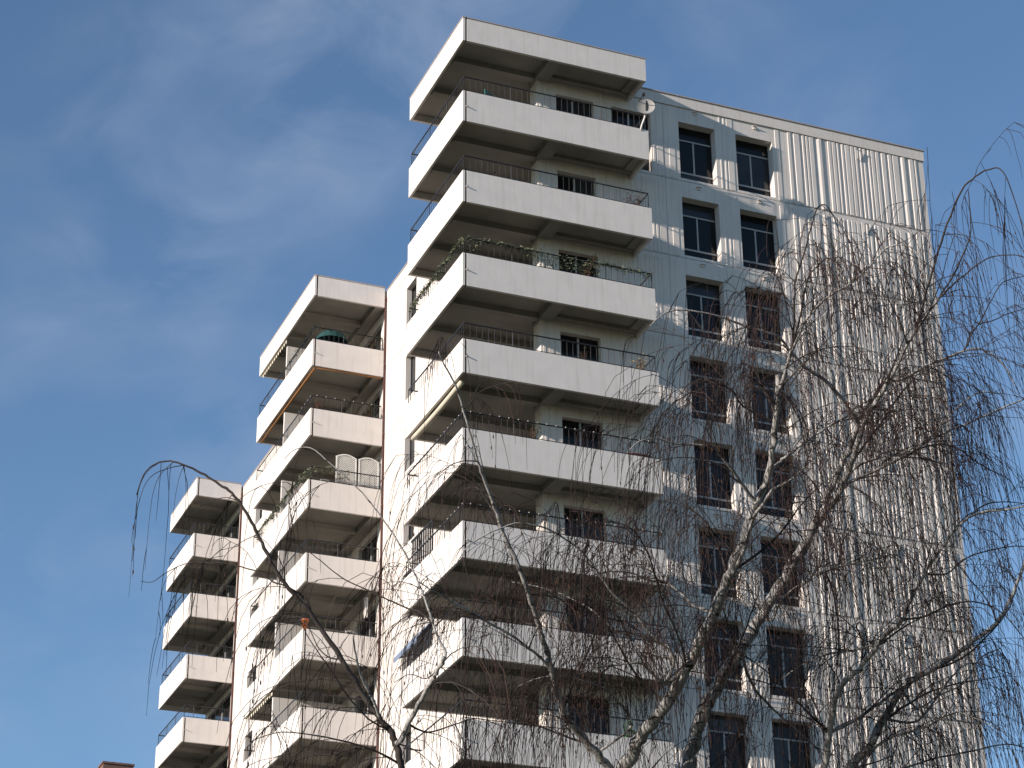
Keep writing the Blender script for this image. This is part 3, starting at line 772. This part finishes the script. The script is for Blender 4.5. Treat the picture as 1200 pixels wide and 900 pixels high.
# stem 3 going up to the left
Lm([(728,915),(710,895),(687,870),(675,853),(663,840),(653,813),(647,787),(640,762),(633,740),(625,715),(620,697),(607,663),(587,617),(577,587),(567,560),(560,540),(543,480),(533,450),(522,430),(514,412)], 9.5, 1.0, -1.6, name='stem', dens=.36)
Lm([(560,540),(545,540),(528,545),(515,556)], 1.5, .6, -.3, dens=1.2)
Lm([(577,587),(560,572),(545,573),(530,580)], 1.4, .6, .3, dens=.9)
Lm([(543,480),(553,470),(562,450),(575,448)], 1.2, .5, .3, dens=.8)
Lm([(647,787),(635,772),(620,760),(600,745),(573,730),(553,717),(533,707),(517,697),(503,690),(488,680)], 3.4, .9, -.8, dens=.8)
Lm([(780,800),(790,770),(765,745),(740,715),(720,697),(707,680),(693,660),(678,643),(660,630),(646,622),(633,617),(607,613),(590,618),(577,623),(560,632),(547,642),(536,658)], 3.8, 1.0, -1.3, dens=.8)
Lm([(620,697),(650,700),(680,715),(717,725),(750,740)], 1.6, .9, .8, dens=.7)
Lm([(790,770),(760,765),(735,745),(717,735),(700,720),(677,705),(640,690),(600,682)], 3.0, .9, 1.0, dens=1)
Lm([(803,787),(800,760),(775,700),(760,650),(740,620),(715,612),(700,618)], 2.4, .8, -1.2, dens=1.2)
Lm([(700,880),(740,850),(720,815),(690,800),(660,792),(630,795),(607,805)], 3, .9, -.5, dens=1.1)
Lm([(687,870),(660,862),(630,850),(600,838),(560,812),(530,800)], 2.6, .8, .7, dens=1.1)
# stem 4 to the right
Lm([(835,1190),(940,1010),(985,920),(997,897),(1017,877),(1037,843),(1057,807),(1078,792),(1100,780),(1133,757),(1167,730),(1183,703),(1197,670),(1205,640)], 12, 2.2, .9, name='stem', dens=.7)
Lm([(940,1010),(960,930),(967,897),(972,860),(980,813),(995,795),(1010,780),(1030,753),(1043,740),(1057,727),(1067,703),(1083,673),(1107,637),(1130,610),(1153,600),(1180,597),(1205,592)], 8, 1.6, -.8, dens=.7)
Lm([(1130,610),(1153,592),(1175,588),(1200,590)], 1.8, .9, .3)
Lm([(1083,673),(1110,672),(1130,655),(1160,645),(1190,640),(1210,642)], 2, .8, .6)
Lm([(973,863),(985,853),(997,847),(1027,827),(1042,815),(1057,807)], 4, 2.6, .3, dens=.8)
Lm([(1030,753),(1000,762),(967,767),(950,775),(933,783),(915,797)], 3, 1.0, .6, dens=1.2)
Lm([(1057,727),(1085,722),(1110,710),(1140,705),(1170,715),(1190,735),(1205,755)], 2.4, .8, -.4)
Lm([(1057,807),(1075,830),(1100,815),(1130,800),(1150,770),(1172,760)], 3, .9, .7, dens=1.1)
Lm([(1017,877),(1050,862),(1090,850),(1120,835),(1150,845),(1180,860)], 3.2, .9, -.7, dens=1.3)
Lm([(1037,843),(1075,845),(1110,800),(1130,780),(1150,778),(1185,790)], 3, .9, .9, dens=1.2)
Lm([(943,637),(938,655),(950,672),(967,670),(985,664),(1000,660),(1025,655),(1047,650),(1057,656),(1066,672)], 3.2, .9, -.9, dens=1.1)
Lm([(967,670),(975,690),(981,720),(983,755),(980,790)], 2.4, 1.2, -.3, dens=.9)
Lm([(893,720),(905,726),(915,705),(930,690),(950,677),(975,640),(985,625)], 3.0, .9, -.6, dens=1.1)
Lm([(1010,780),(1010,750),(1004,735),(1008,730),(1015,742),(1018,770)], 2.4, .9, .4, dens=1.0)
Lm([(867,760),(880,800),(905,830),(930,852),(960,880)], 3.4, 1.5, .6, dens=.9)
Lm([(997,897),(1040,905),(1090,890),(1140,880),(1180,872),(1210,880)], 3, 1, .5, dens=1.4)
Lm([(867,760),(855,740),(845,700),(835,660),(822,640)], 2.6, .8, -.7, dens=1.2)
big.finish()

D2 = 19.0
b0 = at(480, 1130, D2); fb = V((b0.x, b0.y, 0))
sm_ = Tree('birch_tree', 'smaller bare birch at the left whose thin branches arch over the lower balconies', fb, D2, 9, .36, False)
f = MB(); f.tube([V((0, 0, -.1)), V((.01, 0, .4)), V((0, .03, 1.2)), b0-fb], [.17, .12, .09, .06], 12); f.build('trunk', M_bark, sm_.root, True)
sm_.nodes.append((480, 1130, b0, D2, .065))
Lm = sm_.limb
Lm([(480,1130),(475,980),(470,897),(463,872),(457,856),(443,840),(431,822),(415,797),(401,773),(385,750),(367,724),(345,697),(325,671),(312,647),(302,626),(292,607),(280,588),(268,575),(253,565),(236,554),(216,545),(203,541),(189,541),(178,546),(168,557),(160,580)], 8.0, .9, .8, name='stem', dens=.30, m_=M_branch)
Lm([(463,872),(470,867),(478,848),(487,833),(495,817),(503,803),(510,792),(517,780),(520,770)], 5.5, 3.6, -.5, dens=.3, m_=M_bark)
Lm([(517,780),(522,765),(513,747),(507,730),(500,708),(493,690),(485,671),(477,653),(462,628),(450,611),(435,590),(420,573),(400,554),(382,539),(370,528),(359,524),(345,527),(333,538)], 3.0, .8, .6, dens=.33)
Lm([(446,845),(437,820),(427,800),(420,780),(416,762),(414,745)], 3.2, 1.6, -.4, dens=.4, m_=M_bark)
Lm([(367,724),(355,700),(338,688),(321,682),(303,670),(284,665),(265,660),(246,660),(226,659),(208,664),(192,673),(178,682),(165,681)], 2.0, .7, .7, dens=1.0)
Lm([(507,730),(493,718),(478,713),(460,705),(442,697),(423,688),(404,679),(385,665),(367,650),(355,645)], 2.2, .8, .5, dens=.5)
Lm([(457,856),(440,848),(423,834),(404,811),(393,793),(382,777),(370,760),(359,743),(352,725)], 2.0, .8, -.5, dens=.4)
Lm([(401,773),(385,770),(372,757),(362,735),(350,722)], 1.8, .8, .3, dens=.6)
Lm([(431,822),(400,800),(370,796),(340,802),(310,815),(285,840)], 1.8, .7, .5, dens=.9)
Lm([(470,897),(440,880),(400,868),(370,862),(330,858),(300,866)], 2.4, .8, -.4, dens=1.1)
Lm([(470,897),(450,885),(420,875),(385,885),(350,880),(320,888)], 2.2, .8, .6, dens=1.0)
Lm([(189,541),(175,550),(165,566),(160,590),(157,620),(154,660),(151,700)], .8, .3, .1, dens=.35)
Lm([(203,541),(188,556),(180,575),(176,600),(172,640),(170,668)], .8, .3, -.1, dens=.35)
Lm([(216,545),(210,560),(205,585),(203,610)], .7, .3, -.1, dens=.3)
Lm([(208,664),(195,678),(188,700),(185,725),(182,750)], .8, .3, .1, dens=1.2)
Lm([(226,659),(214,672),(208,690),(205,715)], .8, .3, -.1, dens=1.0)
Lm([(302,626),(275,640),(262,655),(255,680),(252,705)], .9, .3, .2, dens=.9)
Lm([(280,588),(262,583),(240,590),(228,602)], 1.0, .5, .2, dens=.5)
Lm([(216,545),(200,548),(180,556),(168,572),(160,600)], 1.0, .5, -.2, dens=.9)
Lm([(478,848),(500,858),(530,850),(560,842),(590,852)], 2.4, .8, .4, dens=1.2)
Lm([(503,803),(530,800),(560,815),(585,840),(600,870)], 2.2, .8, -.5, dens=1.2)
Lm([(517,780),(500,795),(480,790),(462,800)], 1.5, .7, .5, dens=1.2)
sm_.finish()
